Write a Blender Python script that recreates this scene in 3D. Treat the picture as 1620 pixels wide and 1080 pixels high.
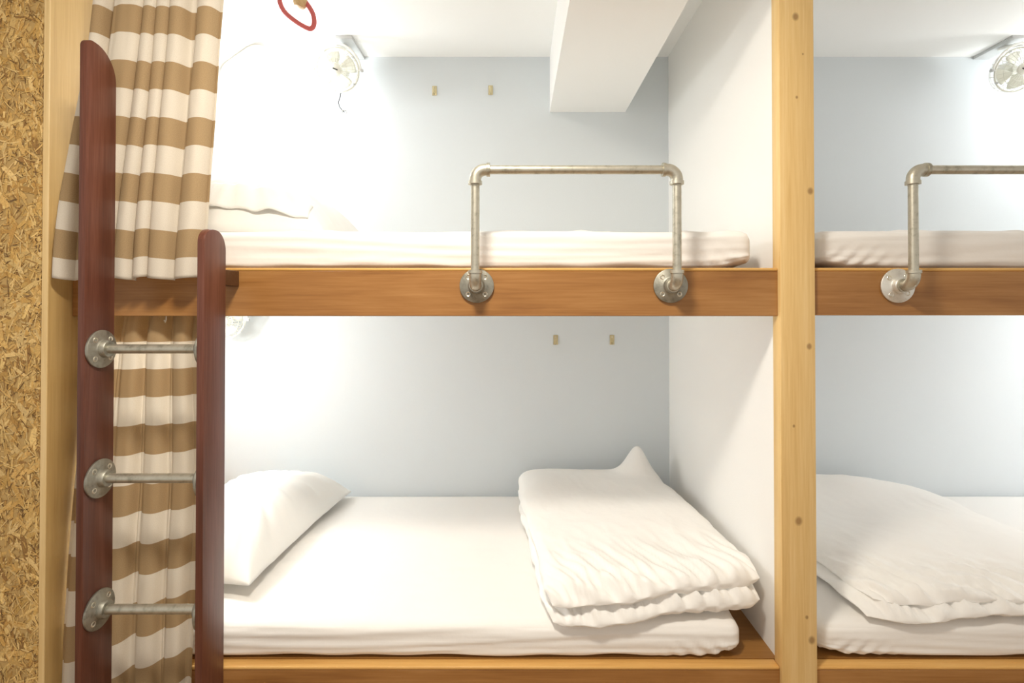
import bpy, bmesh, math, random
from mathutils import Vector, Matrix, noise, Euler
random.seed(7)
R = math.radians
scene = bpy.context.scene
C = scene.collection
for o in list(bpy.data.objects): bpy.data.objects.remove(o)

# ------------------------------------------------------------------ camera, light, exposure
CZ = 1.26                                   # eye height above the floor
F = 812.5                                   # focal length in pixels of a 1620 px wide frame
cam_d = bpy.data.cameras.new('camera'); cam = bpy.data.objects.new('camera', cam_d); C.objects.link(cam)
cam_d.sensor_width = 36; cam_d.lens = 36*F/1620
PITCH = 0.58
cam.location = (0, 0, CZ); cam.rotation_euler = (R(90+PITCH), 0, 0)
cam_d.shift_x = -5/1620
cam_d.shift_y = -(55+F*math.tan(R(PITCH)))/1620
cam_d.clip_start = 0.02
scene.camera = cam
scene.view_settings.view_transform = 'Standard'; scene.view_settings.look = 'None'
scene.view_settings.gamma = 1; scene.view_settings.use_curve_mapping = False
scene.view_settings.exposure = 0.5
scene.cycles.max_bounces = 14; scene.cycles.diffuse_bounces = 10
world = bpy.data.worlds.new('world'); scene.world = world; world.use_nodes = True
bgn = world.node_tree.nodes['Background']
bgn.inputs[0].default_value = (1.0, 0.94, 0.85, 1); bgn.inputs[1].default_value = 0.52
ROOM_W, UP_W, LOW_W = 20.0, 5.6, 7.2      # watts: aisle ceiling lamp, upper berth lamps, lower berth lamps
WARM = (1.0, 0.92, 0.80); COOL = (0.97, 0.99, 1.0)

# ------------------------------------------------------------------ helpers
def tag(o, label=None, cat=None, group=None, kind=None):
    if label: o['label'] = label
    if cat: o['category'] = cat
    if group: o['group'] = group
    if kind: o['kind'] = kind
    return o
def empty(name, loc, label, cat, group=None):
    o = bpy.data.objects.new(name, None); C.objects.link(o); o.location = loc; o.empty_display_size = .05
    return tag(o, label, cat, group)
def wpos(o):
    p = Vector((0, 0, 0))
    while o is not None: p = p + o.location; o = o.parent
    return p
def build(name, verts, faces, mat, parent=None, base=None, smooth=True, uvs=None, mats=None, fmi=None, angle=None):
    """verts are given in room coordinates; the origin goes to base"""
    pp = wpos(parent) if parent else Vector((0, 0, 0))
    b = Vector(base) if base is not None else (pp if parent else Vector((0, 0, 0)))
    me = bpy.data.meshes.new(name)
    me.from_pydata([tuple(Vector(v)-b) for v in verts], [], faces)
    bm = bmesh.new(); bm.from_mesh(me); bmesh.ops.recalc_face_normals(bm, faces=bm.faces); bm.to_mesh(me); bm.free()
    if smooth: me.polygons.foreach_set('use_smooth', [True]*len(me.polygons))
    if smooth and angle: me.set_sharp_from_angle(angle=R(angle))
    for m in (mats or [mat]): me.materials.append(m)
    if fmi: me.polygons.foreach_set('material_index', fmi)
    if uvs:
        ul = me.uv_layers.new(name='UVMap')
        for lp in me.loops: ul.data[lp.index].uv = uvs[lp.vertex_index]
    o = bpy.data.objects.new(name, me); C.objects.link(o)
    o.parent = parent; o.location = b-pp
    return o
class G:
    """collects geometry of one mesh"""
    def __init__(s): s.v = []; s.f = []
    def add(s, vs, fs):
        n = len(s.v); s.v += [Vector(v) for v in vs]; s.f += [tuple(i+n for i in f) for f in fs]; return s
    def box(s, x0, x1, y0, y1, z0, z1, bev=0, seg=2):
        bm = bmesh.new(); bmesh.ops.create_cube(bm, size=1)
        for v in bm.verts: v.co = Vector(((x0+x1)/2+v.co.x*(x1-x0), (y0+y1)/2+v.co.y*(y1-y0), (z0+z1)/2+v.co.z*(z1-z0)))
        if bev: bmesh.ops.bevel(bm, geom=list(bm.edges), offset=bev, segments=seg, profile=.5, affect='EDGES')
        bm.verts.index_update(); r = s.add([v.co for v in bm.verts], [[v.index for v in f.verts] for f in bm.faces]); bm.free(); return r
    def tube(s, path, rad, seg=16, closed=False, caps=True):
        P = [Vector(p) for p in path]; n = len(P)
        rs = rad if isinstance(rad, (list, tuple)) else [rad]*n
        T = []
        for i in range(n):
            a = P[(i-1) % n] if (closed or i > 0) else P[i]
            b = P[(i+1) % n] if (closed or i < n-1) else P[i]
            d = b-a
            T.append(d.normalized() if d.length > 1e-9 else Vector((0, 0, 1)))
        up = Vector((0, 0, 1)) if abs(T[0].z) < .9 else Vector((1, 0, 0))
        N = (up-T[0]*up.dot(T[0])).normalized(); vs = []
        for i in range(n):
            N = (N-T[i]*N.dot(T[i])).normalized(); B = T[i].cross(N)
            for k in range(seg):
                a = 2*math.pi*k/seg; vs.append(P[i]+(N*math.cos(a)+B*math.sin(a))*rs[i])
        fs = []
        for i in range(n if closed else n-1):
            j = (i+1) % n
            for k in range(seg): fs.append((i*seg+k, i*seg+(k+1) % seg, j*seg+(k+1) % seg, j*seg+k))
        if caps and not closed: fs += [tuple(range(seg))[::-1], tuple(range((n-1)*seg, n*seg))]
        return s.add(vs, fs)
    def lathe(s, prof, org, axis, seg=28):
        """prof: (radius, height along axis)"""
        org = Vector(org); A = Vector(axis).normalized()
        up = Vector((0, 0, 1)) if abs(A.z) < .9 else Vector((1, 0, 0))
        N = (up-A*up.dot(A)).normalized(); B = A.cross(N); vs = []; fs = []; n = len(prof)
        for r, h in prof:
            for k in range(seg):
                a = 2*math.pi*k/seg; vs.append(org+A*h+(N*math.cos(a)+B*math.sin(a))*max(r, 1e-5))
        for i in range(n-1):
            for k in range(seg): fs.append((i*seg+k, i*seg+(k+1) % seg, (i+1)*seg+(k+1) % seg, (i+1)*seg+k))
        fs += [tuple(range(seg))[::-1], tuple(range((n-1)*seg, n*seg))]
        return s.add(vs, fs)
    def prism(s, pts, fn, t0, t1):
        """pts: 2D outline; fn(a,b,t) -> room point"""
        n = len(pts)
        vs = [fn(a, b, t0) for a, b in pts]+[fn(a, b, t1) for a, b in pts]
        fs = [tuple(range(n))[::-1], tuple(range(n, 2*n))]+[(i, (i+1) % n, n+(i+1) % n, n+i) for i in range(n)]
        return s.add(vs, fs)
    def out(s, name, mat, parent=None, base=None, smooth=True, angle=40, **k): return build(name, s.v, s.f, mat, parent, base, smooth, angle=angle, **k)
def lerp(a, b, t): return a+(b-a)*t
def sstep(a, b, x):
    t = min(1, max(0, (x-a)/(b-a))); return t*t*(3-2*t)
def fbm(x, y, z, o=3): return noise.fractal(Vector((x, y, z)), 1.0, 2.0, o)
def ridge(x, y, z): return (1-abs(noise.noise(Vector((x, y, z)))))**3

# ------------------------------------------------------------------ materials
def newmat(name, color=(.8, .8, .8), rough=.5, metal=0, spec=None):
    m = bpy.data.materials.new(name); m.use_nodes = True
    b = m.node_tree.nodes['Principled BSDF']
    b.inputs['Base Color'].default_value = (*color, 1); b.inputs['Roughness'].default_value = rough; b.inputs['Metallic'].default_value = metal
    if spec is not None: b.inputs['Specular IOR Level'].default_value = spec
    return m, m.node_tree.nodes, m.node_tree.links, b
def nd(N, t, **kw):
    n = N.new(t)
    for k, v in kw.items():
        if k in ('op', 'operation'): n.operation = v
        elif hasattr(n, k): setattr(n, k, v)
        else: n.inputs[k].default_value = v
    return n
def ramp(N, stops):
    r = N.new('ShaderNodeValToRGB'); e = r.color_ramp.elements
    while len(e) > 1: e.remove(e[-1])
    e[0].position = stops[0][0]; e[0].color = (*stops[0][1], 1)
    for p, c in stops[1:]:
        x = e.new(p); x.color = (*c, 1)
    return r
def coords(N, L, scale, kind='Object'):
    tc = N.new('ShaderNodeTexCoord'); mp = N.new('ShaderNodeMapping'); mp.inputs['Scale'].default_value = scale
    L.new(tc.outputs[kind], mp.inputs['Vector']); return mp
def bump(N, L, b, h, strength, dist):
    n = N.new('ShaderNodeBump'); n.inputs['Strength'].default_value = strength; n.inputs['Distance'].default_value = dist
    L.new(h, n.inputs['Height']); L.new(n.outputs[0], b.inputs['Normal'])
def paint(name, col, rough=.75):
    m, N, L, b = newmat(name, col, rough, spec=.25)
    mp = coords(N, L, (1, 1, 1)); n = nd(N, 'ShaderNodeTexNoise', Scale=220.0, Detail=3.0); L.new(mp.outputs[0], n.inputs[0])
    bump(N, L, b, n.outputs[0], .12, .002); return m
def wood(name, axis, cols, rough=.45, freq=14.0, stretch=.06, fine=160.0, knots=None, knotcol=(.25, .12, .04), spec=.4):
    m, N, L, b = newmat(name, cols[1], rough, spec=spec)
    sc = [1, 1, 1]; sc['xyz'.index(axis)] = stretch
    mp = coords(N, L, sc)
    n1 = nd(N, 'ShaderNodeTexNoise', Scale=freq, Detail=5.0, Roughness=.6, Distortion=.6); L.new(mp.outputs[0], n1.inputs[0])
    sc2 = [1, 1, 1]; sc2['xyz'.index(axis)] = .03
    mp2 = coords(N, L, sc2)
    n2 = nd(N, 'ShaderNodeTexNoise', Scale=fine, Detail=3.0, Roughness=.6); L.new(mp2.outputs[0], n2.inputs[0])
    mx = nd(N, 'ShaderNodeMath', operation='MULTIPLY_ADD'); L.new(n2.outputs[0], mx.inputs[0]); mx.inputs[1].default_value = .38
    ad = nd(N, 'ShaderNodeMath', operation='MULTIPLY'); L.new(n1.outputs[0], ad.inputs[0]); ad.inputs[1].default_value = .68
    L.new(ad.outputs[0], mx.inputs[2])
    rp = ramp(N, [(.33, cols[0]), (.52, cols[1]), (.70, cols[2])]); L.new(mx.outputs[0], rp.inputs[0])
    last = rp.outputs[0]
    if knots:
        tc = N.new('ShaderNodeTexCoord')
        for (kx, kz, kr) in knots:
            vd = nd(N, 'ShaderNodeVectorMath', operation='SUBTRACT'); L.new(tc.outputs['Object'], vd.inputs[0]); vd.inputs[1].default_value = (kx, 0, kz)
            vm = nd(N, 'ShaderNodeVectorMath', operation='MULTIPLY'); L.new(vd.outputs[0], vm.inputs[0]); vm.inputs[1].default_value = (1, 0, .8)
            ln = nd(N, 'ShaderNodeVectorMath', operation='LENGTH'); L.new(vm.outputs[0], ln.inputs[0])
            mr = nd(N, 'ShaderNodeMapRange'); L.new(ln.outputs['Value'], mr.inputs[0])
            mr.inputs[1].default_value = kr*.45; mr.inputs[2].default_value = kr; mr.inputs[3].default_value = .7; mr.inputs[4].default_value = 0
            mixn = nd(N, 'ShaderNodeMix', data_type='RGBA'); L.new(mr.outputs[0], mixn.inputs[0]); L.new(last, mixn.inputs[6]); mixn.inputs[7].default_value = (*knotcol, 1)
            last = mixn.outputs[2]
    L.new(last, b.inputs['Base Color'])
    bump(N, L, b, n2.outputs[0], .15, .001); return m
def cloth(name, col, weave=900.0, spec=.15, bstr=.12):
    m, N, L, b = newmat(name, col, .9, spec=spec)
    mp = coords(N, L, (1, 1, 1)); n = nd(N, 'ShaderNodeTexNoise', Scale=38.0, Detail=5.0, Roughness=.55); L.new(mp.outputs[0], n.inputs[0])
    bump(N, L, b, n.outputs[0], bstr, .006)
    b.inputs['Sheen Weight'].default_value = .08; return m
M = {}
M['blue'] = paint('pale_blue_paint', (.68, .725, .755))
M['white'] = paint('white_paint', (.90, .90, .885))
M['ceil'] = paint('ceiling_paint', (.91, .91, .895))
M['board'] = wood('orange_brown_wood', 'x', [(.235, .098, .026), (.345, .16, .046), (.43, .22, .074)], rough=.38, freq=13, stretch=.12)
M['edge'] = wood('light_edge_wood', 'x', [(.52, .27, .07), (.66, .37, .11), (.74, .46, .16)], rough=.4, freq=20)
M['deck'] = wood('deck_wood', 'x', [(.19, .085, .02), (.28, .13, .03), (.36, .18, .05)], rough=.45, freq=10)
M['mahog'] = wood('mahogany', 'z', [(.072, .024, .015), (.12, .040, .024), (.175, .066, .042)], rough=.36, freq=26, fine=320)
M['darkblock'] = wood('dark_block_wood', 'x', [(.05, .02, .008), (.08, .032, .012), (.11, .05, .02)], rough=.5)
M['post'] = wood('pine_post', 'z', [(.68, .44, .165), (.78, .545, .235), (.85, .635, .32)], rough=.45, freq=30, stretch=.03, fine=220,
                 knots=[(-.002, 1.995, .010), (.033, 1.552, .009), (-.001, .722, .011), (.0, 1.79, .004), (.030, .425, .010), (.018, .482, .005), (-.012, .96, .004), (.028, 1.16, .008), (.016, 1.90, .003)])
M['ply'] = wood('plywood_panel', 'z', [(.50, .32, .115), (.58, .39, .15), (.64, .45, .19)], rough=.5, freq=16, stretch=.05, fine=200)
M['plyedge'] = wood('plywood_edge', 'z', [(.68, .47, .20), (.76, .56, .27), (.82, .62, .33)], rough=.5, freq=40)
M['sheet'] = cloth('white_cotton_sheet', (.84, .825, .80))
M['pillowcase'] = cloth('white_pillowcase', (.85, .845, .82))
M['duvet'] = cloth('white_duvet_cover', (.87, .86, .835), bstr=.2)
M['plastic'] = newmat('white_plastic', (.86, .86, .82), .35)[0]
M['cage'] = newmat('cage_wire', (.74, .74, .66), .35)[0]
M['greyplate'] = newmat('grey_plate', (.55, .56, .56), .5)[0]
M['blade'] = newmat('blade_plastic', (.80, .80, .72), .3)[0]
M['cord'] = newmat('dark_cord', (.06, .06, .065), .6)[0]
M['dark'] = newmat('dark_hole', (.03, .03, .03), .6)[0]
M['screw'] = newmat('screw_zinc', (.72, .68, .58), .32, .9)[0]
M['brass'] = newmat('brass', (.62, .54, .33), .3, .85)[0]
M['red'] = newmat('red_cord', (.56, .12, .115), .7)[0]
M['bead'] = wood('pale_bead_wood', 'z', [(.45, .29, .13), (.60, .42, .21), (.70, .52, .29)], rough=.5, freq=60, stretch=.5)
M['floor'] = wood('floor_wood', 'x', [(.28, .17, .08), (.36, .23, .12), (.44, .30, .17)], rough=.4, freq=6)
def galv(name, cols, rough=.42):
    m, N, L, b = newmat(name, cols[1], rough, .82)
    mp = coords(N, L, (1, 1, 1)); n = nd(N, 'ShaderNodeTexNoise', Scale=45.0, Detail=6.0, Roughness=.65); L.new(mp.outputs[0], n.inputs[0])
    rp = ramp(N, [(.30, cols[0]), (.47, cols[1]), (.75, cols[2])]); L.new(n.outputs[0], rp.inputs[0]); L.new(rp.outputs[0], b.inputs['Base Color'])
    n2 = nd(N, 'ShaderNodeTexNoise', Scale=300.0, Detail=2.0); L.new(mp.outputs[0], n2.inputs[0]); bump(N, L, b, n2.outputs[0], .2, .001)
    return m
M['galv'] = galv('galvanised_pipe', [(.30, .285, .225), (.52, .50, .42), (.62, .60, .52)])
M['iron'] = galv('cast_iron_flange', [(.20, .195, .165), (.34, .33, .28), (.45, .44, .38)], .5)
M['zinc'] = galv('pale_zinc_flange', [(.62, .61, .56), (.78, .77, .72), (.84, .83, .79)], .45)
def emis(name, col, s):
    m, N, L, b = newmat(name, col, .4)
    b.inputs['Emission Color'].default_value = (*col, 1); b.inputs['Emission Strength'].default_value = s; return m
M['glow'] = emis('frosted_lit_glass', (1, .985, .95), 2.2)
M['roomglow'] = emis('lit_aisle_diffuser', (1, .9, .75), 3.0)
def stripes():
    m, N, L, b = newmat('striped_curtain_cloth', rough=.9, spec=.1)
    uv = N.new('ShaderNodeTexCoord'); sp = N.new('ShaderNodeSeparateXYZ'); L.new(uv.outputs['UV'], sp.inputs[0])
    dv = nd(N, 'ShaderNodeMath', operation='DIVIDE'); L.new(sp.outputs[1], dv.inputs[0]); dv.inputs[1].default_value = .137
    fr = nd(N, 'ShaderNodeMath', operation='FRACT'); L.new(dv.outputs[0], fr.inputs[0])
    gt = nd(N, 'ShaderNodeMath', operation='GREATER_THAN'); L.new(fr.outputs[0], gt.inputs[0]); gt.inputs[1].default_value = .5
    mp = N.new('ShaderNodeMapping'); mp.inputs['Scale'].default_value = (700, 700, 1); L.new(uv.outputs['UV'], mp.inputs[0])
    n = nd(N, 'ShaderNodeTexNoise', Scale=1.0, Detail=2.0); L.new(mp.outputs[0], n.inputs[0])
    r1 = ramp(N, [(.3, (.43, .305, .165)), (.7, (.53, .385, .22))]); L.new(n.outputs[0], r1.inputs[0])
    r2 = ramp(N, [(.3, (.74, .68, .58)), (.7, (.84, .79, .70))]); L.new(n.outputs[0], r2.inputs[0])
    mx = nd(N, 'ShaderNodeMix', data_type='RGBA'); L.new(gt.outputs[0], mx.inputs[0]); L.new(r1.outputs[0], mx.inputs[6]); L.new(r2.outputs[0], mx.inputs[7])
    L.new(mx.outputs[2], b.inputs['Base Color'])
    tr = N.new('ShaderNodeBsdfTranslucent'); L.new(mx.outputs[2], tr.inputs[0])
    ms = N.new('ShaderNodeMixShader'); ms.inputs[0].default_value = .28
    L.new(b.outputs[0], ms.inputs[1]); L.new(tr.outputs[0], ms.inputs[2]); L.new(ms.outputs[0], N['Material Output'].inputs[0])
    return m
M['stripe'] = stripes()
def osb():
    m, N, L, b = newmat('wood_strands', rough=.6, spec=.25)
    at = N.new('ShaderNodeVertexColor'); at.layer_name = 'strand'
    mp = coords(N, L, (1, 1, 1)); n = nd(N, 'ShaderNodeTexNoise', Scale=240.0, Detail=3.0); L.new(mp.outputs[0], n.inputs[0])
    mr = nd(N, 'ShaderNodeMapRange'); L.new(n.outputs[0], mr.inputs[0]); mr.inputs[1].default_value = .3; mr.inputs[2].default_value = .7; mr.inputs[3].default_value = .82; mr.inputs[4].default_value = 1.12
    mx = nd(N, 'ShaderNodeVectorMath', operation='SCALE'); L.new(at.outputs[0], mx.inputs[0]); L.new(mr.outputs[0], mx.inputs['Scale'])
    L.new(mx.outputs[0], b.inputs['Base Color']); return m
M['osb'] = osb()
M['osbbase'] = newmat('strand_board_core', (.50, .33, .12), .7)[0]

# ------------------------------------------------------------------ the room
YB = 2.261                 # back wall
YF = 1.307                 # faces of the berth boards
XL, XR = -1.36, 2.80       # ends of the two bunk units
CEIL = 2.365
G().box(-2.6, 3.6, -1.6, YB+.1, -.06, 0).out('floor', M['floor'], smooth=False)['kind'] = 'structure'
ceil = G().box(-2.6, 3.6, -1.6, YB+.1, CEIL, CEIL+.06).out('ceiling', M['ceil'], smooth=False); ceil['kind'] = 'structure'
G().box(XL-.3, XR+.3, YB, YB+.08, 0, CEIL).out('wall_back', M['blue'], smooth=False)['kind'] = 'structure'
# boxed beam under the ceiling
G().box(.153, .487, 1.10, YB, 2.120, CEIL).out('beam', M['white'], ceil, smooth=False)
# sloping soffits above the bed heads (one in each unit)
def soffit(x_in, x_out):
    zl = CEIL-.716*abs(x_out-x_in)
    G().prism([(x_in, CEIL), (x_out, zl), (x_out, CEIL)], lambda a, b, t: (a, t, b), YP+.02, YB).out('soffit', M['white'], ceil, smooth=False)
YP = 1.24
soffit(-.885, XL); soffit(2.33, XR)
G().box(.677, .752, 1.335, YB, 0, CEIL).out('wall_partition', M['white'], smooth=False)['kind'] = 'structure'
G().box(XL-.08, XL, 1.26, YB, 0, CEIL).out('wall_left', M['white'], smooth=False)['kind'] = 'structure'
G().box(XR, XR+.08, 1.2, YB, 0, CEIL).out('wall_right', M['white'], smooth=False)['kind'] = 'structure'
# strand-board wall beside the bunks with its plywood return
YP = 1.24
XP = -1.1277
wf = G().box(-2.6, XP-.014, YP+.004, YP+.018, 0, CEIL).out('wall_front', M['osbbase'], smooth=False); wf['kind'] = 'structure'
ret = G().box(XP-.013, XP, YP, 1.42, 0, CEIL, .001, 1).out('return_panel', M['ply'], wf, smooth=False)
G().box(XP-.0135, XP+.0006, YP-.003, YP+.0005, 0, CEIL, .0008, 1).out('edge_band', M['plyedge'], wf, smooth=False)
def strands():
    vs, fs, cols = [], [], []
    pal = [(a*1.12, b*1.13, c*1.2) for a, b, c in [(.56, .36, .115), (.62, .42, .15), (.50, .30, .085), (.68, .48, .19), (.42, .24, .065), (.58, .37, .12), (.30, .165, .05), (.62, .44, .18), (.66, .46, .17), (.54, .34, .10)]]
    x0, x1 = -2.58, XP-.0145
    for i in range(36000):
        r = random.random()
        if r < .10: ln, wd = random.uniform(.035, .075), random.uniform(.007, .016)
        elif r < .5: ln, wd = random.uniform(.014, .036), random.uniform(.002, .006)
        else: ln, wd = random.uniform(.006, .020), random.uniform(.0008, .0024)
        cx = x1-(x1-x0)*random.random()**1.25; cz = random.uniform(.05, CEIL-.02)
        a = random.uniform(0, math.pi) if random.random() < .55 else random.gauss(math.pi/2, .5)
        c = random.choice(pal); k = random.uniform(.84, 1.16)
        if wd < .0024 and random.random() < .22: c = (.16, .085, .03)
        if wd > .004 and r > .12 and random.random() < .05: c = (.22, .13, .05)
        h = YP+.004-(.0004+.0012*random.random()+(0 if wd > .004 else .0007))
        d = Vector((math.cos(a), 0, math.sin(a))); n = Vector((-d.z, 0, d.x)); ctr = Vector((cx, 0, cz))
        bend = random.uniform(-.14, .14)*ln
        pts = [(-.5, -.15), (-.36, -.5), (.1, -.46), (.42, -.4), (.5, .1), (.34, .48), (-.05, .5), (-.44, .3)]
        st = len(vs); ok = True; loc = []
        ty = random.uniform(-.0006, .0006)
        for (pa, pb) in pts:
            p = ctr+d*(pa*ln)+n*(pb*wd*random.uniform(.8, 1.15)+bend*(1-4*pa*pa)*.5)
            p.x = min(p.x, x1); loc.append((p.x, h+ty*pa*2, p.z))
        vs += loc; m = len(pts)
        fs.append(tuple(range(st, st+m))); cols.append((c[0]*k, c[1]*k, c[2]*k, 1))
    o = build('strand_surface', vs, fs, M['osb'], wf, smooth=False)
    ca = o.data.color_attributes.new('strand', 'FLOAT_COLOR', 'CORNER')
    for p in o.data.polygons:
        if p.normal.y > 0: p.flip()
    for p in o.data.polygons:
        for li in p.loop_indices: ca.data[li].color = cols[p.index]
    o['kind'] = 'stuff'
strands()

# post between the units
p = G().box(.669, .757, 1.295, 1.335, 0, CEIL, .0025, 2).out('timber_post', M['post'], base=(.713, 1.315, 0))
tag(p, 'pale knotty pine post standing between the two bunk units', 'post')

# ------------------------------------------------------------------ berths
def berth(x0, x1, fx0, fx1, ztop, h, label, floor=False):
    e = empty('berth_frame', ((x0+x1)/2, YF, 0 if floor else ztop-h), label, 'bunk frame')
    G().box(fx0, fx1, YF, YF+.028, ztop-h, ztop-.0085, .0015, 1).out('front_board', M['board'], e)
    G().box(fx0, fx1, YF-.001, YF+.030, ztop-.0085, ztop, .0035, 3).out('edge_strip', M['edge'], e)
    G().box(x0, x1, YF+.030, YB, ztop-.022, ztop).out('deck', M['deck'], e, smooth=False)
    if not floor: G().box(x0, x1, YF+.034, YB, ztop-.030, ztop-.0222).out('underside_bounce_panel', M['white'], e, smooth=False)  # unseen white underside, added to bounce lamp light around the lower berth
    if floor: G().box(x0, x1, YF+.10, YB, 0, .06).out('plinth', M['deck'], e, smooth=False)
    return e
ZU, ZL = 1.359, .351
berth(XL, .677, XP, .669, ZU, .123, 'orange-brown berth frame carrying the mattress with upper pillow, beside the ladder top')
berth(.752, XR, .757, XR, ZU, .121, 'orange-brown upper berth frame carrying the rail with pale zinc flange')
berth(XL, .677, XP, .669, ZL, .33, 'orange-brown lower berth frame under the bed with loose white pillow', True)
berth(.752, XR, .757, XR, ZL, .33, 'orange-brown lower berth frame under the flat spread duvet right of the post', True)

# wooden ledge at the bed head of the lower berth
tag(G().box(XL+.001, -1.205, 1.345, YB-.0005, ZL+.0005, .468, .003, 2).out('head_ledge', M['board'], base=(-1.28, 1.8, ZL)), 'orange wooden ledge at the bed head behind the lower pillow', 'ledge')

# ------------------------------------------------------------------ mattresses
def soft_box(x0, x1, y0, y1, z0, z1, r, nx, ny, nz, disp):
    vs, idx, fs = [], {}, []
    def vid(i, j, k):
        if (i, j, k) in idx: return idx[(i, j, k)]
        p = Vector((lerp(x0, x1, i/nx), lerp(y0, y1, j/ny), lerp(z0, z1, k/nz)))
        q = Vector((min(max(p.x, x0+r), x1-r), min(max(p.y, y0+r), y1-r), min(max(p.z, z0+r*.7), z1-r)))
        d = p-q; n = d.normalized() if d.length > 1e-9 else Vector((0, 0, 1))
        if d.length > 1e-9:
            p = q+n*r*(1 if d.length > r*.7 else d.length/r)
            if p.z < z0: p.z = z0
        p = p+disp(p, n)
        if p.z < z0: p.z = z0
        idx[(i, j, k)] = len(vs); vs.append(p); return idx[(i, j, k)]
    for i in range(nx):
        for j in range(ny):
            for k in (0, nz): fs.append((vid(i, j, k), vid(i+1, j, k), vid(i+1, j+1, k), vid(i, j+1, k)))
        for k in range(nz):
            for j in (0, ny): fs.append((vid(i, j, k), vid(i+1, j, k), vid(i+1, j, k+1), vid(i, j, k+1)))
    for j in range(ny):
        for k in range(nz):
            for i in (0, nx): fs.append((vid(i, j, k), vid(i, j+1, k), vid(i, j+1, k+1), vid(i, j, k+1)))
    return vs, fs
def mattress(x0, x1, y0, y1, z0, z1, label, seed, endx):
    def disp(p, n):
        d = Vector((0, 0, 0))
        top = max(0, n.z); fr = max(0, -n.y)
        if top > .5:
            d.z += .003*fbm(p.x*3+seed, p.y*3, seed, 2)
            d.z += .0050*max(0, ridge(p.x*2.2+seed, p.y*16+p.x*1.5, seed)-.72)*3*sstep(y0+.75, y0+.25, p.y)
        if fr > .4:
            w = fbm(p.x*2.2+seed, p.z*75+.8*math.sin(p.x*4+seed), seed, 3)
            d.y -= .0036*w*fr
            # gathers of the fitted sheet close to the corner
            ex = abs(p.x-endx)
            g = sstep(.26, .06, ex)*sstep(.012, .05, ex)*sstep(z1-.02, z0+.005, p.z)
            d.y -= g*.0045*math.sin((p.x*1.0+(p.z-z0)*(.9 if endx > x0+.5 else -.9))*150+3*noise.noise(Vector((p.x*8, 0, seed))))
            d.z += sstep(z0+.03, z0, p.z)*(.004+.006*noise.noise(Vector((p.x*7+seed, 0, 2))))
        if n.z < .6: d.z += sstep(z0+.05, z0, p.z)*.018*sstep(.10, .0, abs(p.x-endx))*sstep(.25, .0, p.y-y0)
        return d
    vs, fs = soft_box(x0, x1, y0, y1, z0, z1, .03, 200, 50, 16, disp)
    o = build('mattress', vs, fs, M['sheet'], base=((x0+x1)/2, (y0+y1)/2, z0))
    return tag(o, label, 'mattress', None)
mattress(XL+.02, .629, 1.352, YB-.01, ZU+.0005, 1.462, 'thin white sheeted mattress in the upper berth beside the ladder', 1.3, .629)
mattress(.800, XR-.03, 1.352, YB-.01, ZU+.0005, 1.464, 'thin white sheeted mattress behind the guard rail with pale zinc flange', 5.1, .80)
mattress(-1.203, .588, 1.334, YB-.01, ZL+.0005, .441, 'white sheeted mattress in the lower berth under pillow and folded duvet', 9.7, .588)
mattress(.785, XR-.03, 1.334, YB-.01, ZL+.0005, .441, 'white sheeted mattress in the lower berth under the flat spread duvet', 14.2, .785)

# ------------------------------------------------------------------ pillows
def pillow(name, cx, cy, cz, a, b, T, rot, floorz, label, seed, hem=False):
    n = 64; vs = []; fs = []; E = Euler([R(t) for t in rot]).to_matrix()
    def pt(u, v, s):
        e = (max(0, 1-abs(u)**2.6)*max(0, 1-abs(v)**2.6))
        t = T*1.12*e**.60
        x = a*u*(1-.085*(1-v*v)); y = b*v*(1-.07*(1-u*u))
        # creases run in from seams and corners
        edge = max(abs(u), abs(v)); ang = math.atan2(v, u)
        cr = (noise.noise(Vector((ang*7+seed, edge*1.2, seed)))*.016+noise.noise(Vector((ang*15, edge*2, seed+4)))*.008)*sstep(.25, .85, edge)*(1-edge**10)
        lo = .010*fbm(u*1.6+seed, v*1.6, seed, 2)*e**.3
        z = s*t*(1 if s > 0 else .65)+cr+lo-.060*edge**5
        return Vector((x, y, z))
    idx = {}
    def vid(i, j, s):
        key = (i, j, 0 if i in (0, n) or j in (0, n) else s)
        if key in idx: return idx[key]
        u = -1+2*i/n; v = -1+2*j/n
        u = math.sin(u*math.pi/2)*.55+u*.45; v = math.sin(v*math.pi/2)*.55+v*.45
        p = E @ pt(u, v, s)+Vector((cx, cy, cz))
        p.z = max(p.z, floorz+.002)
        idx[key] = len(vs); vs.append(p); return idx[key]
    for i in range(n):
        for j in range(n):
            for s in (1, -1): fs.append((vid(i, j, s), vid(i+1, j, s), vid(i+1, j+1, s), vid(i, j+1, s)))
    o = build(name, vs, fs, M['pillowcase'], base=(cx, cy, floorz))
    tag(o, label, 'pillow')
    if hem:
        # open end of the pillowcase: a loose ruffled flap hanging over the near side
        hv, hf = [], []; nu, nv = 60, 14
        for i in range(nu+1):
            u = -.86+1.72*i/nu
            for j in range(nv+1):
                w = j/nv
                q = pt(u, -lerp(.70, .93, min(1, w*1.0)), 1)
                q.z += .004+.002*math.sin(u*19+seed)*w
                q.y -= w*w*.012*(1+.35*math.sin(u*11+2))
                q.z += w*(.002+.005*math.sin(u*13+1.2)+.006*noise.noise(Vector((u*9, w*2, seed))))
                hv.append(E @ q+Vector((cx, cy, cz)))
        for i in range(nu):
            for j in range(nv): hf.append((i*(nv+1)+j, (i+1)*(nv+1)+j, (i+1)*(nv+1)+j+1, i*(nv+1)+j+1))
        h = build('pillowcase_flap', hv, hf, M['pillowcase'], o)
        sm = h.modifiers.new('thickness', 'SOLIDIFY'); sm.thickness = .003
    return o
pillow('pillow', -.945, 1.835, .524, .222, .385, .100, (-1, -3, -3), .4435, 'plump white pillow propped on the wooden ledge of the lower berth', 3.1)
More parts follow.
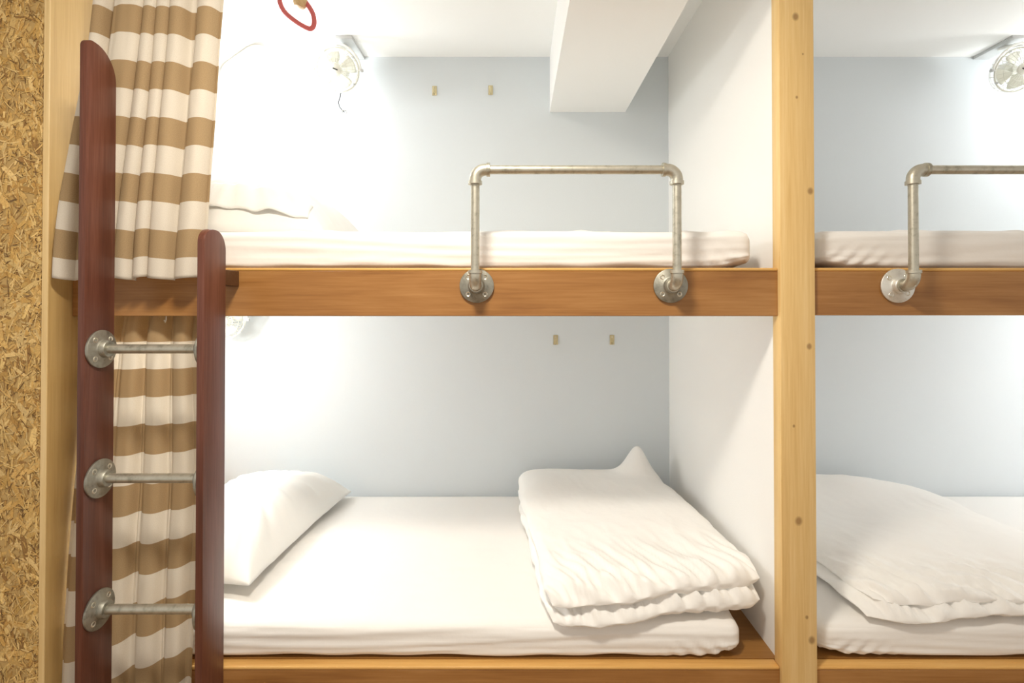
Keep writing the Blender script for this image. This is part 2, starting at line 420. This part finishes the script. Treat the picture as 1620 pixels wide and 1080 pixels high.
pillow('pillow', -.93, 1.78, 1.562, .36, .33, .112, (4, 1, 4), 1.466, 'white pillow with ruffled case opening lying in the upper berth', 8.4, True)

# ------------------------------------------------------------------ duvets
def duvet(label, base, quad, layers, bumps, seed, n=110, m=110):
    """quad: front-left, front-right, back-right, back-left corner (x,y); layers: (z of the bottom, thickness at the four corners, inset shifts)"""
    g = G()
    for li, (zb, H, outl) in enumerate(layers):
        idx = {}; vs = []; fs = []
        q = [Vector((x+dx, y+dy)) for (x, y), (dx, dy) in zip(quad, outl)]
        for i in range(n+1):
            for j in range(m+1):
                u = i/n; v = j/m
                uu = .5-.5*math.cos(math.pi*u)*(.75+.25*abs(math.cos(math.pi*u))); vv = .5-.5*math.cos(math.pi*v)*(.75+.25*abs(math.cos(math.pi*v)))
                U = 2*uu-1; V = 2*vv-1
                uc = .5+.5*U*(1-.035*V**8); vc = .5+.5*V*(1-.035*U**8)
                P = q[0]*(1-uc)*(1-vc)+q[1]*uc*(1-vc)+q[2]*uc*vc+q[3]*(1-uc)*vc
                h = H[0]*(1-uu)*(1-vv)+H[1]*uu*(1-vv)+H[2]*uu*vv+H[3]*(1-uu)*vv
                eU = max(0, 1-abs(U)**12)**.5; eV = max(0, 1-abs(V)**12)**.5
                e = eU*eV
                edge = max(abs(U), abs(V))
                # wobbling outline
                wob = .012*noise.noise(Vector((P.x*6+seed, P.y*6, li*7.7)))+.006*noise.noise(Vector((P.x*17, P.y*17+seed, li)))
                px = P.x+wob*abs(U)**3*(1 if U > 0 else -1); py = P.y+wob*abs(V)**3*(1 if V > 0 else -1)
                lo = .022*fbm(P.x*2.6+seed, P.y*3.2, li*3.3+seed, 2)*e
                fine = (.25+.75*sstep(.45,.05,vv))*(.008*(ridge(P.x*7+P.y*3+seed, P.y*4.2-P.x*2, li+seed)-.45)+.005*(ridge(P.x*15+seed, P.y*10+P.x*6, li)-.45))*min(1, e*1.3)
                fr = sstep(.30, .015, vv)
                gat = fr*(.0150*math.sin((P.x*.80+P.y*.75)*88+5.5*noise.noise(Vector((P.x*6, P.y*6, seed+li))))*(.35+.65*abs(noise.noise(Vector((P.x*8, P.y*3, seed+li*5)))))+.004*math.sin((P.x*.9+P.y*.5)*230+4*noise.noise(Vector((P.x*11, P.y*9, seed)))))*min(1, e*1.6)
                bz = 0
                if li == len(layers)-1:
                    for (bx, by, bh, rx, ry) in bumps: bz += bh*math.exp(-((P.x-bx)/rx)**2-((P.y-by)/ry)**2)*min(1, e*1.6)
                mid = zb+h*.5
                zt = mid+h*.5*e+lo*.8+fine+gat+bz
                zo = mid-h*.5*e+lo*.25
                if li == 0: zo = max(zo, zb)
                idx[(i, j)] = len(vs)
                dr = -.020*sstep(1.365, 1.305, py)*sstep(.45, .1, px-quad[0][0]); vs.append(Vector((px, py-gat*.6, max(zt, zo+.0005)+dr))); vs.append(Vector((px, py-gat*.6, zo+dr)))
        for i in range(n):
            for j in range(m):
                a, b, c, d = idx[(i, j)], idx[(i+1, j)], idx[(i+1, j+1)], idx[(i, j+1)]
                fs.append((a, b, c, d)); fs.append((a+1, d+1, c+1, b+1))
        for i in range(n):
            for j in (0, m): a, b = idx[(i, j)], idx[(i+1, j)]; fs.append((a, a+1, b+1, b))
        for j in range(m):
            for i in (0, n): a, b = idx[(i, j)], idx[(i, j+1)]; fs.append((a, b, b+1, a+1))
        g.add(vs, fs)
    o = build('duvet', g.v, g.f, M['duvet'], base=base)
    return tag(o, label, 'duvet')
duvet('puffy white duvet folded in a thick stack at the foot of the lower bed', (.33, 1.8, .441),
      [(.080, 1.300), (.655, 1.350), (.605, 2.20), (.000, 2.19)],
      [(.446, (.040, .085, .080, .075), [(0, 0)]*4), (.494, (.034, .088, .085, .085), [(.004, .004), (.006, .012), (-.01, 0), (.0, 0)])],
      [(.505, 2.13, .105, .055, .07), (.12, 2.05, .03, .12, .15)], 2.7)
duvet('white duvet spread flat and crumpled on the lower bed right of the post', (1.3, 1.75, .441),
      [(.895, 1.322), (1.77, 1.32), (1.665, 2.16), (.850, 2.17)],
      [(.4505, (.040, .050, .035, .060), [(0, .0), (0, 0), (0, 0), (0, 0)]), (.478, (.035, .055, .030, .075), [(.03, .02), (0, .012), (0, -.02), (0, 0)])],
      [(1.32, 2.07, .058, .30, .13)], 6.2)

# ------------------------------------------------------------------ pipe fittings
def arc(c, a, b, r, n=9):
    """quarter turn: leaves direction -a, arrives at direction b; c is the corner point"""
    c = Vector(c); a = Vector(a); b = Vector(b); o = c+a*r+b*r
    return [o-b*r*math.cos(t)-a*r*math.sin(t) for t in [math.pi/2*i/n for i in range(n+1)]]
def elbow(c, a, b, mat, parent, r=.024, rad=.0145):
    A = arc(c, a, b, r); a = Vector(a); b = Vector(b)
    path = [A[0]+a*.012, A[0]+a*.0119, A[0]+a*.004, A[0]+a*.0035]+A+[A[-1]+b*.0035, A[-1]+b*.004, A[-1]+b*.0119, A[-1]+b*.012]
    rr = [rad*.8, rad*1.16, rad*1.16, rad]+[rad]*len(A)+[rad, rad*1.16, rad*1.16, rad*.8]
    return G().tube(path, rr, 22).out('elbow', mat, parent)
def flange(c, axis, mat, parent, r=.0435, screw_mat=None, ang0=45, cut=None):
    c = Vector(c); A = Vector(axis)
    g = G().lathe([(r-.001, 0), (r, .0012), (r, .005), (r-.002, .0066), (.024, .008), (.0205, .011), (.0195, .021), (.018, .0225), (.0122, .0225)], c, A, 36)
    if cut:
        for v in g.v: v.y = max(v.y, cut)
    f = g.out('flange', mat, parent)
    up = Vector((0, 0, 1)); B = A.cross(up)
    for k in range(4):
        t = R(ang0+90*k); q = c+(up*math.sin(t)+B*math.cos(t))*r*.70+A*.0062
        s = G().lathe([(.0066, 0), (.0066, .0012), (.0058, .002), (.0030, .0012), (.0022, .0002)], q, A, 14).out('screw', screw_mat or M['screw'], f)
    return f
def guard_rail(xa, xb, mat_f, label, ang=45):
    zf, zt, yp = 1.313, 1.594, 1.250
    e = empty('guard_rail', ((xa+xb)/2, YF, zf), label, 'guard rail')
    for x, inw in ((xa, 1), (xb, -1)):
        flange((x, YF-.0012, zf), (0, -1, 0), mat_f, e, ang0=ang)
        G().tube([(x, YF-.02, zf), (x, yp+.030, zf)], .0107, 18).out('nipple', M['galv'], e)
        elbow((x, yp, zf), (0, 1, 0), (0, 0, 1), M['galv'], e)
        G().tube([(x, yp, zf+.030), (x, yp, zt-.030)], .0107, 20).out('upright', M['galv'], e)
        elbow((x, yp, zt), (0, 0, -1), (inw, 0, 0), M['galv'], e)
    G().tube([(xa+.030, yp, zt), (xb-.030, yp, zt)], .0107, 20).out('top_bar', M['galv'], e)
    return e
guard_rail(-.0975, .3945, M['iron'], 'galvanised pipe guard rail with dark iron flanges on the berth beside the ladder')
guard_rail(.9705, 1.4625, M['zinc'], 'galvanised pipe guard rail with pale zinc flange right of the post', ang=40)

# ------------------------------------------------------------------ ladder
lad = empty('bunk_ladder', (-.83, 1.18, 0), 'dark red-brown wooden ladder with steel pipe rungs leaning by the curtains', 'ladder')
YA, YR = 1.140, 1.226
def rail(x0, x1, top, rf, rr):
    pts = [(YA, 0), (YA, top-rf)]
    pts += [(YA+rf-rf*math.cos(t), top-rf+rf*math.sin(t)) for t in [math.pi/2*i/8 for i in range(1, 9)]]
    pts += [(YR-rr+rr*math.sin(t), top-rr*1.15+rr*1.15*math.cos(t)) for t in [math.pi/2*i/10 for i in range(0, 11)]]
    pts += [(YR, 0)]
    bm = bmesh.new()
    g = G().prism(pts, lambda a, b, t: (t, a, b), x0, x1)
    vv = [bm.verts.new(v) for v in g.v]; [bm.faces.new([vv[i] for i in f]) for f in g.f]
    bm.normal_update()
    es = [ed for ed in bm.edges if len(ed.link_faces) == 2 and ed.calc_face_angle(0) > R(50)]
    bmesh.ops.bevel(bm, geom=es, offset=.002, segments=2, profile=.5, affect='EDGES')
    bm.verts.index_update(); h = G().add([v.co.copy() for v in bm.verts], [[v.index for v in f.verts] for f in bm.faces]); bm.free()
    return h.out('side_rail', M['mahog'], lad, angle=35)
rail(-.9716, -.9556, 1.862, .018, .062)
rail(-.7070, -.6905, 1.437, .034, .040)
for zr in (1.163, .8665, .568):
    G().tube([(-.936, 1.183, zr), (-.726, 1.183, zr)], .0107, 20).out('rung', M['galv'], lad)
    flange((-.9552, 1.183, zr), (1, 0, 0), M['iron'], lad, r=.0435, cut=YA+.0005)
    flange((-.7074, 1.183, zr), (-1, 0, 0), M['iron'], lad, r=.0435, cut=YA+.0005)
for x0, x1, za in ((-.735, -.702, 1.312),):
    G().box(x0, x1, YR-.001, YF-.0015, za, za+.038, .001, 1).out('spacer_block', M['darkblock'], lad)

# ------------------------------------------------------------------ curtains
def curtain(label, base, z0, z1, xl, xr, yc, amp, folds, seed, voff, shear=0, gather=0, nu=300, nv=120):
    """z0 top, z1 hem; xl, xr, yc, amp: functions of v (0 top, 1 hem)"""
    vs, fs, uv = [], [], []
    for j in range(nv+1):
        v = j/nv; z = lerp(z0, z1, v)
        for i in range(nu+1):
            u = i/nu
            ph = 0
            # irregular fold phases
            ph = 2*math.pi*(folds*u+.80*noise.noise(Vector((u*3.1+seed, v*.35, seed)))+.12*noise.noise(Vector((u*9, v*1.2, seed+2))))
            s = math.sin(ph); s2 = math.sin(ph*2+.9)
            am = amp(v)*(.65+.55*abs(noise.noise(Vector((u*4.2+seed, v*.3, 1.7)))))
            dy = am*(math.tanh(1.7*s)/math.tanh(1.7)*.85+.16*s2)
            dx = am*.55*math.cos(ph)
            x = lerp(xl(v), xr(v), u)+dx*sstep(0, .06, u)*sstep(1, .94, u)
            cr = .0022*fbm(u*14, v*5, seed, 2)
            if gather: cr += gather*sstep(.22, .0, v)*noise.noise(Vector((u*16+v*10, v*9, seed)))
            y = yc(v, u)+dy+cr
            dz = .006*math.sin(ph*.5+1)*v+(.004*noise.noise(Vector((u*6, 0, seed)))*v)
            vs.append((x, y, z+dz)); uv.append((u*.6, z-voff+shear*(1-u)*v*v+13.7))
    w = nu+1
    for j in range(nv):
        for i in range(nu): fs.append((j*w+i, j*w+i+1, (j+1)*w+i+1, (j+1)*w+i))
    o = build('striped_curtain', vs, fs, M['stripe'], base=base, uvs=uv)
    sm = o.modifiers.new('thickness', 'SOLIDIFY'); sm.thickness = .0012
    return tag(o, label, 'curtain')
zt = 2.34
cu = curtain('brown and white striped curtain hanging before the upper berth, hem over its board', (-.95, 1.26, 1.33), zt, 1.329,
        lambda v: lerp(-1.035, -1.122, sstep(.25, 1.0, v)), lambda v: lerp(-.712, -.772, v),
        lambda v, u: 1.264-.002*v+.006*u*(1-v)-.014*(1-u)**2*v, lambda v: lerp(.024, .022, v), 6.6, 4.4, 1.379)
cl = curtain('brown and white striped curtain hanging in front of the lower berth behind the rungs', (-.95, 1.3, .1), 1.30, .06,
        lambda v: -1.123, lambda v: lerp(-.842, -.796, sstep(0, .45, v)),
        lambda v, u: 1.374-.105*(1-(1-v)**2.2)+.0*u, lambda v: lerp(.018, .016, v), 4.4, 11.9, .621, shear=.19, gather=.012)
G().tube([(-1.10, 1.26, 2.347), (-.70, 1.26, 2.347)], .008, 12).out('curtain_track', M['screw'], cu)
G().tube([(-1.128, 1.374, 1.308), (-.80, 1.374, 1.308)], .006, 12).out('curtain_track', M['screw'], cl)
hk = [(-.912, 1.360, 1.312), (-.912, 1.344, 1.27), (-.912, 1.342, 1.226), (-.912, 1.339, 1.219), (-.912, 1.335, 1.225)]
G().tube(hk, .0016, 8).out('curtain_hook', M['screw'], cl)

# ------------------------------------------------------------------ wall hooks
def hook(x, z, label, group):
    e = empty('wall_hook', (x, YB, z), label, 'hook', group)
    G().box(x-.010, x+.010, YB-.004, YB-.0002, z-.022, z+.020, .0012, 2).out('plate', M['brass'], e)
    path = [(x, YB-.003, z+.002)]+[(x, YB-.014-.012*math.sin(t), z-.010-.010*math.cos(t)) for t in [math.pi*i/10-.4 for i in range(3, 12)]]
    G().tube([(x, YB-.003, z-.012), (x, YB-.012, z-.019), (x, YB-.022, z-.016), (x, YB-.026, z-.006), (x, YB-.026, z+.004)], [.003, .0032, .0032, .003, .0042], 10).out('peg', M['brass'], e)
    G().lathe([(.003, 0), (.0026, .0012)], (x, YB-.004, z+.012), (0, -1, 0), 10).out('screw', M['screw'], e)
S = YB/F
for px, py, w in ((687, 142, 'nearer the cage fan'), (776, 141, 'nearer the boxed ceiling beam')): hook((px-815)*S, CZ+(485-py)*S, 'small brass wall hook above the upper bed, the one '+w, 'hooks above the upper bed')
for px, py, w in ((879, 537, 'farther from the white partition'), (968, 537, 'nearer the white partition')): hook((px-815)*S, CZ+(485-py)*S, 'small brass wall hook above the lower bed, the one '+w, 'hooks above the lower bed')

# ------------------------------------------------------------------ lamps
def bulkhead(center, along, out, label, watts, name='bulkhead_lamp'):
    """oval wall lamp; along: long axis, out: away from its surface"""
    c = Vector(center); A = Vector(along).normalized(); O = Vector(out).normalized(); B = O.cross(A)
    e = empty(name, c, label, 'lamp')
    def oval(hl, r, n=14):
        pts = []
        for i in range(n+1): t = -math.pi/2+math.pi*i/n; pts.append((hl+r*math.cos(t), r*math.sin(t)))
        for i in range(n+1): t = math.pi/2+math.pi*i/n; pts.append((-hl+r*math.cos(t), r*math.sin(t)))
        return pts
    def stack(rows):
        g = G(); vs = []; fs = []; n = None
        for (r, h) in rows:
            P = oval(.045, r); n = len(P)
            vs += [c+A*a+B*b+O*h for a, b in P]
        for k in range(len(rows)-1):
            for i in range(n): fs.append((k*n+i, k*n+(i+1) % n, (k+1)*n+(i+1) % n, (k+1)*n+i))
        fs += [tuple(range(n))[::-1], tuple(range((len(rows)-1)*n, len(rows)*n))]
        return g.add(vs, fs)
    stack([(.054, 0), (.055, .004), (.055, .022), (.051, .028), (.044, .029)]).out('base', M['plastic'], e)
    stack([(.046, .0285), (.045, .040), (.039, .052), (.026, .060), (.010, .063)]).out('diffuser', M['glow'], e)
    ld = bpy.data.lights.new('lamp_light', 'POINT'); ld.energy = watts; ld.color = COOL; ld.shadow_soft_size = .045
    lo = bpy.data.objects.new('lamp_light', ld); C.objects.link(lo); lo.location = c+O*.115
    return e
sl = Vector((1, 0, .716)).normalized()
bulkhead((-1.0735, 2.02, CEIL-.716*(1.0735-.885)-.0005), sl, (.716, 0, -1), 'oval white bulkhead lamp glowing on the sloping soffit above the upper pillow', UP_W)
bulkhead((2.52, 2.02, CEIL-.716*(2.52-2.33)-.0005), (1, 0, -.716), (-.716, 0, -1), 'oval white bulkhead lamp on the soffit at the far end of the right-hand upper berth', UP_W)
bulkhead((XL+.0005, 1.64, 1.20), (0, 1, 0), (1, 0, 0), 'oval white bulkhead lamp on the end wall behind the lower curtain', LOW_W)
bulkhead((XR-.0005, 1.64, 1.20), (0, 1, 0), (-1, 0, 0), 'oval white bulkhead lamp on the end wall of the right-hand lower berth', LOW_W)
# aisle ceiling lamp
e = empty('ceiling_lamp', (-.22, .48, CEIL), 'round white ceiling lamp over the aisle in front of the bunks', 'lamp')
G().lathe([(.16, 0), (.16, .025), (.15, .03)], (-.22, .48, CEIL-.0005), (0, 0, -1), 40).out('base', M['plastic'], e)
G().lathe([(.145, .0301), (.13, .05), (.08, .064), (.01, .07)], (-.22, .48, CEIL-.0005), (0, 0, -1), 40).out('diffuser', M['roomglow'], e)
ld = bpy.data.lights.new('aisle_light', 'AREA'); ld.shape = 'DISK'; ld.size = .26; ld.energy = ROOM_W; ld.color = WARM
lo = bpy.data.objects.new('aisle_light', ld); C.objects.link(lo); lo.location = (-.22, .48, CEIL-.085)

# ------------------------------------------------------------------ fans
def fan(center, face, r, mount, label, cord=True, bar=None):
    """cage fan; mount = point where the arm meets wall or ceiling; bar = (x0,x1,y0,y1,z0,z1) mounting plate"""
    c = Vector(center); Fd = Vector(face).normalized()
    up = Vector((0, 0, 1)); X = up.cross(Fd).normalized(); Y = Fd.cross(X)
    e = empty('cage_fan', tuple(mount), label, 'fan')
    def circle(rad, h, n=40): return [c+Fd*h+X*rad*math.cos(2*math.pi*i/n)+Y*rad*math.sin(2*math.pi*i/n) for i in range(n)]
    g = G()
    g.tube(circle(r, 0), .0038, 8, closed=True)
    for k, (rr, h) in enumerate(((.78, .020), (.52, .028), (.30, .031))): g.tube(circle(r*rr, h), .0010, 6, closed=True)
    for k in range(28):
        a = 2*math.pi*k/28; d = X*math.cos(a)+Y*math.sin(a)
        g.tube([c+d*r, c+d*r*.93+Fd*.012, c+d*r*.6+Fd*.027, c+d*r*.24+Fd*.031], .0010, 5)
    g.out('front_cage', M['cage'], e)
    g = G()
    for k, (rr, h) in enumerate(((.98, -.03), (.8, -.044), (.5, -.05))): g.tube(circle(r*rr, h), .0012, 6, closed=True)
    for k in range(20):
        a = 2*math.pi*k/20; d = X*math.cos(a)+Y*math.sin(a)
        g.tube([c+d*r, c+d*r*.98-Fd*.03, c+d*r*.7-Fd*.046, c+d*r*.3-Fd*.05], .0012, 5)
    g.out('rear_cage', M['plastic'], e)
    G().lathe([(.024, -.075), (.032, -.068), (.034, -.04), (.028, -.03)], c, Fd, 24).out('motor', M['plastic'], e)
    b = G().lathe([(.022, .029), (.022, .033), (.016, .036), (.004, .037)], c, Fd, 24).out('badge', M['cage'], e)
    G().box(-.010, .010, -.0022, .0022, -.001, .001, 0).out('logo_mark', M['dark'], b, base=(0, 0, 0)).matrix_local = Matrix.Translation(c+Fd*.0378-wpos(b)) @ Matrix((X*math.cos(.35)-Y*math.sin(.35), X*math.sin(.35)+Y*math.cos(.35), Fd)).transposed().to_4x4()
    for k in range(4):
        a0 = math.pi/2*k+.4; vs, fs = [], []
        for i in range(9):
            t = i/8; rr = lerp(.016, r*.86, t); wd = lerp(.35, .62, math.sin(t*math.pi*.75))
            for j in range(7):
                a = a0+(j/6-.5)*2*wd*.9; hh = -.008+(j/6-.5)*.022*(1-.35*t)
                vs.append(c+(X*math.cos(a)+Y*math.sin(a))*rr+Fd*hh)
        for i in range(8):
            for j in range(6): fs.append((i*7+j, i*7+j+1, (i+1)*7+j+1, (i+1)*7+j))
        bl = build('blade', vs, fs, M['blade'], e); bl.modifiers.new('t', 'SOLIDIFY').thickness = .0015
    G().tube([c-Fd*.072, c-Fd*.030], .012, 16).out('hub', M['cage'], e)
    # yoke round the cage, arm to the mount
    yk = [c+X*r*1.12*math.cos(t)+Y*(r*1.18*math.sin(t)) for t in [math.pi*i/16 for i in range(17)]]
    yk = [c+X*r*1.0]+yk+[c-X*r*1.0]
    G().tube(yk, .0042, 8).out('yoke', M['plastic'], e)
    for s in (1, -1): G().lathe([(.007, 0), (.007, .008), (.004, .010)], c+X*s*r*1.12, X*s, 12).out('pivot_knob', M['greyplate'], e)
    for a in (35, 125, 215, 320):
        d = X*math.cos(R(a))+Y*math.sin(R(a)); G().lathe([(.0042, 0), (.0042, .006)], c+d*r*1.0+Fd*.002, Fd, 8).out('cage_clip', M['greyplate'], e)
    top = c+Y*r*1.18; m = Vector(mount)
    G().tube([top, lerp(top, m, .5)+Vector((0, 0, .0)), m], .008, 12).out('arm', M['plastic'], e)
    if bar: G().box(*bar, .0015, 1).out('mounting_plate', M['greyplate'], e)
    if cord:
        b0 = c-Y*r*.98-Fd*.02
        pts = [b0, b0+Vector((-.004, 0, -.025)), b0+Vector((-.010, -.002, -.045)), b0+Vector((-.004, -.004, -.065)), b0+Vector((.008, -.004, -.080)), b0+Vector((.016, -.002, -.086))]
        G().tube(pts, .0022, 8).out('cord', M['cord'], e)
        kn = pts[-1]; G().tube([kn+Vector((.010*math.cos(t), .004*math.sin(t*2), .008*math.sin(t))) for t in [2*math.pi*i/14 for i in range(14)]], .0025, 8, closed=True).out('cord_knot', M['greyplate'], e)
    return e
fan((-.729, 2.10, 2.232), (.05, -1, -.35), .084, (-.700, 2.165, CEIL-.0135), 'white cage fan with dangling cord mounted above the upper berth beside the lamp', True, (-.735, -.664, 2.08, YB-.0005, CEIL-.0135, CEIL-.0005))
fan((2.06, 2.10, 2.232), (-.05, -1, -.35), .084, (2.05, 2.165, CEIL-.0135), 'white cage fan mounted above the right-hand upper berth', False, (2.025, 2.095, 2.08, YB-.0005, CEIL-.0135, CEIL-.0005))
fan((-1.205, 2.12, 1.206), (.25, -1, -.2), .080, (-1.22, YB-.001, 1.30), 'white cage fan on the back wall of the lower berth beside the ladder', False)

# ------------------------------------------------------------------ red cord loops
def red_loop(ax, y, pts, bead, label):
    e = empty('cord_loop', (ax, y, CEIL), label, 'cord')
    # smooth closed loop through the points
    P = [Vector(p) for p in pts]; n = len(P); path = []
    for i in range(n):
        p0, p1, p2, p3 = P[i-1], P[i], P[(i+1) % n], P[(i+2) % n]
        for k in range(6):
            t = k/6
            path.append(.5*((2*p1)+(p2-p0)*t+(2*p0-5*p1+4*p2-p3)*t*t+(3*p1-p0-3*p2+p3)*t**3))
    G().tube(path, .0078, 12, closed=True).out('cord', M['red'], e)
    b = Vector(bead)
    G().lathe([(.004, -.022), (.016, -.018), (.0215, -.008), (.023, 0), (.0215, .008), (.016, .018), (.006, .022)], b, (.25, -.1, 1), 24).out('wooden_bead', M['bead'], e)
    G().tube([b, Vector((b.x, b.y, CEIL-.0005))], .006, 10).out('hanger', M['red'], e)
    return e
yl = 1.70; sl_ = yl/F
def rl(px, py, dy=0): return ((px-815)*sl_, yl+dy, CZ+(485-py)*sl_)
red_loop((474-815)*sl_, yl, [rl(474, -8), rl(455, -22), rl(441, -14), rl(441, 2), rl(449, 17), rl(464, 30), rl(480, 40), rl(490, 43), rl(495, 36), rl(494, 22), rl(487, 8)], rl(474, 1, -.004), 'red looped cord with a wooden bead hanging from the ceiling')
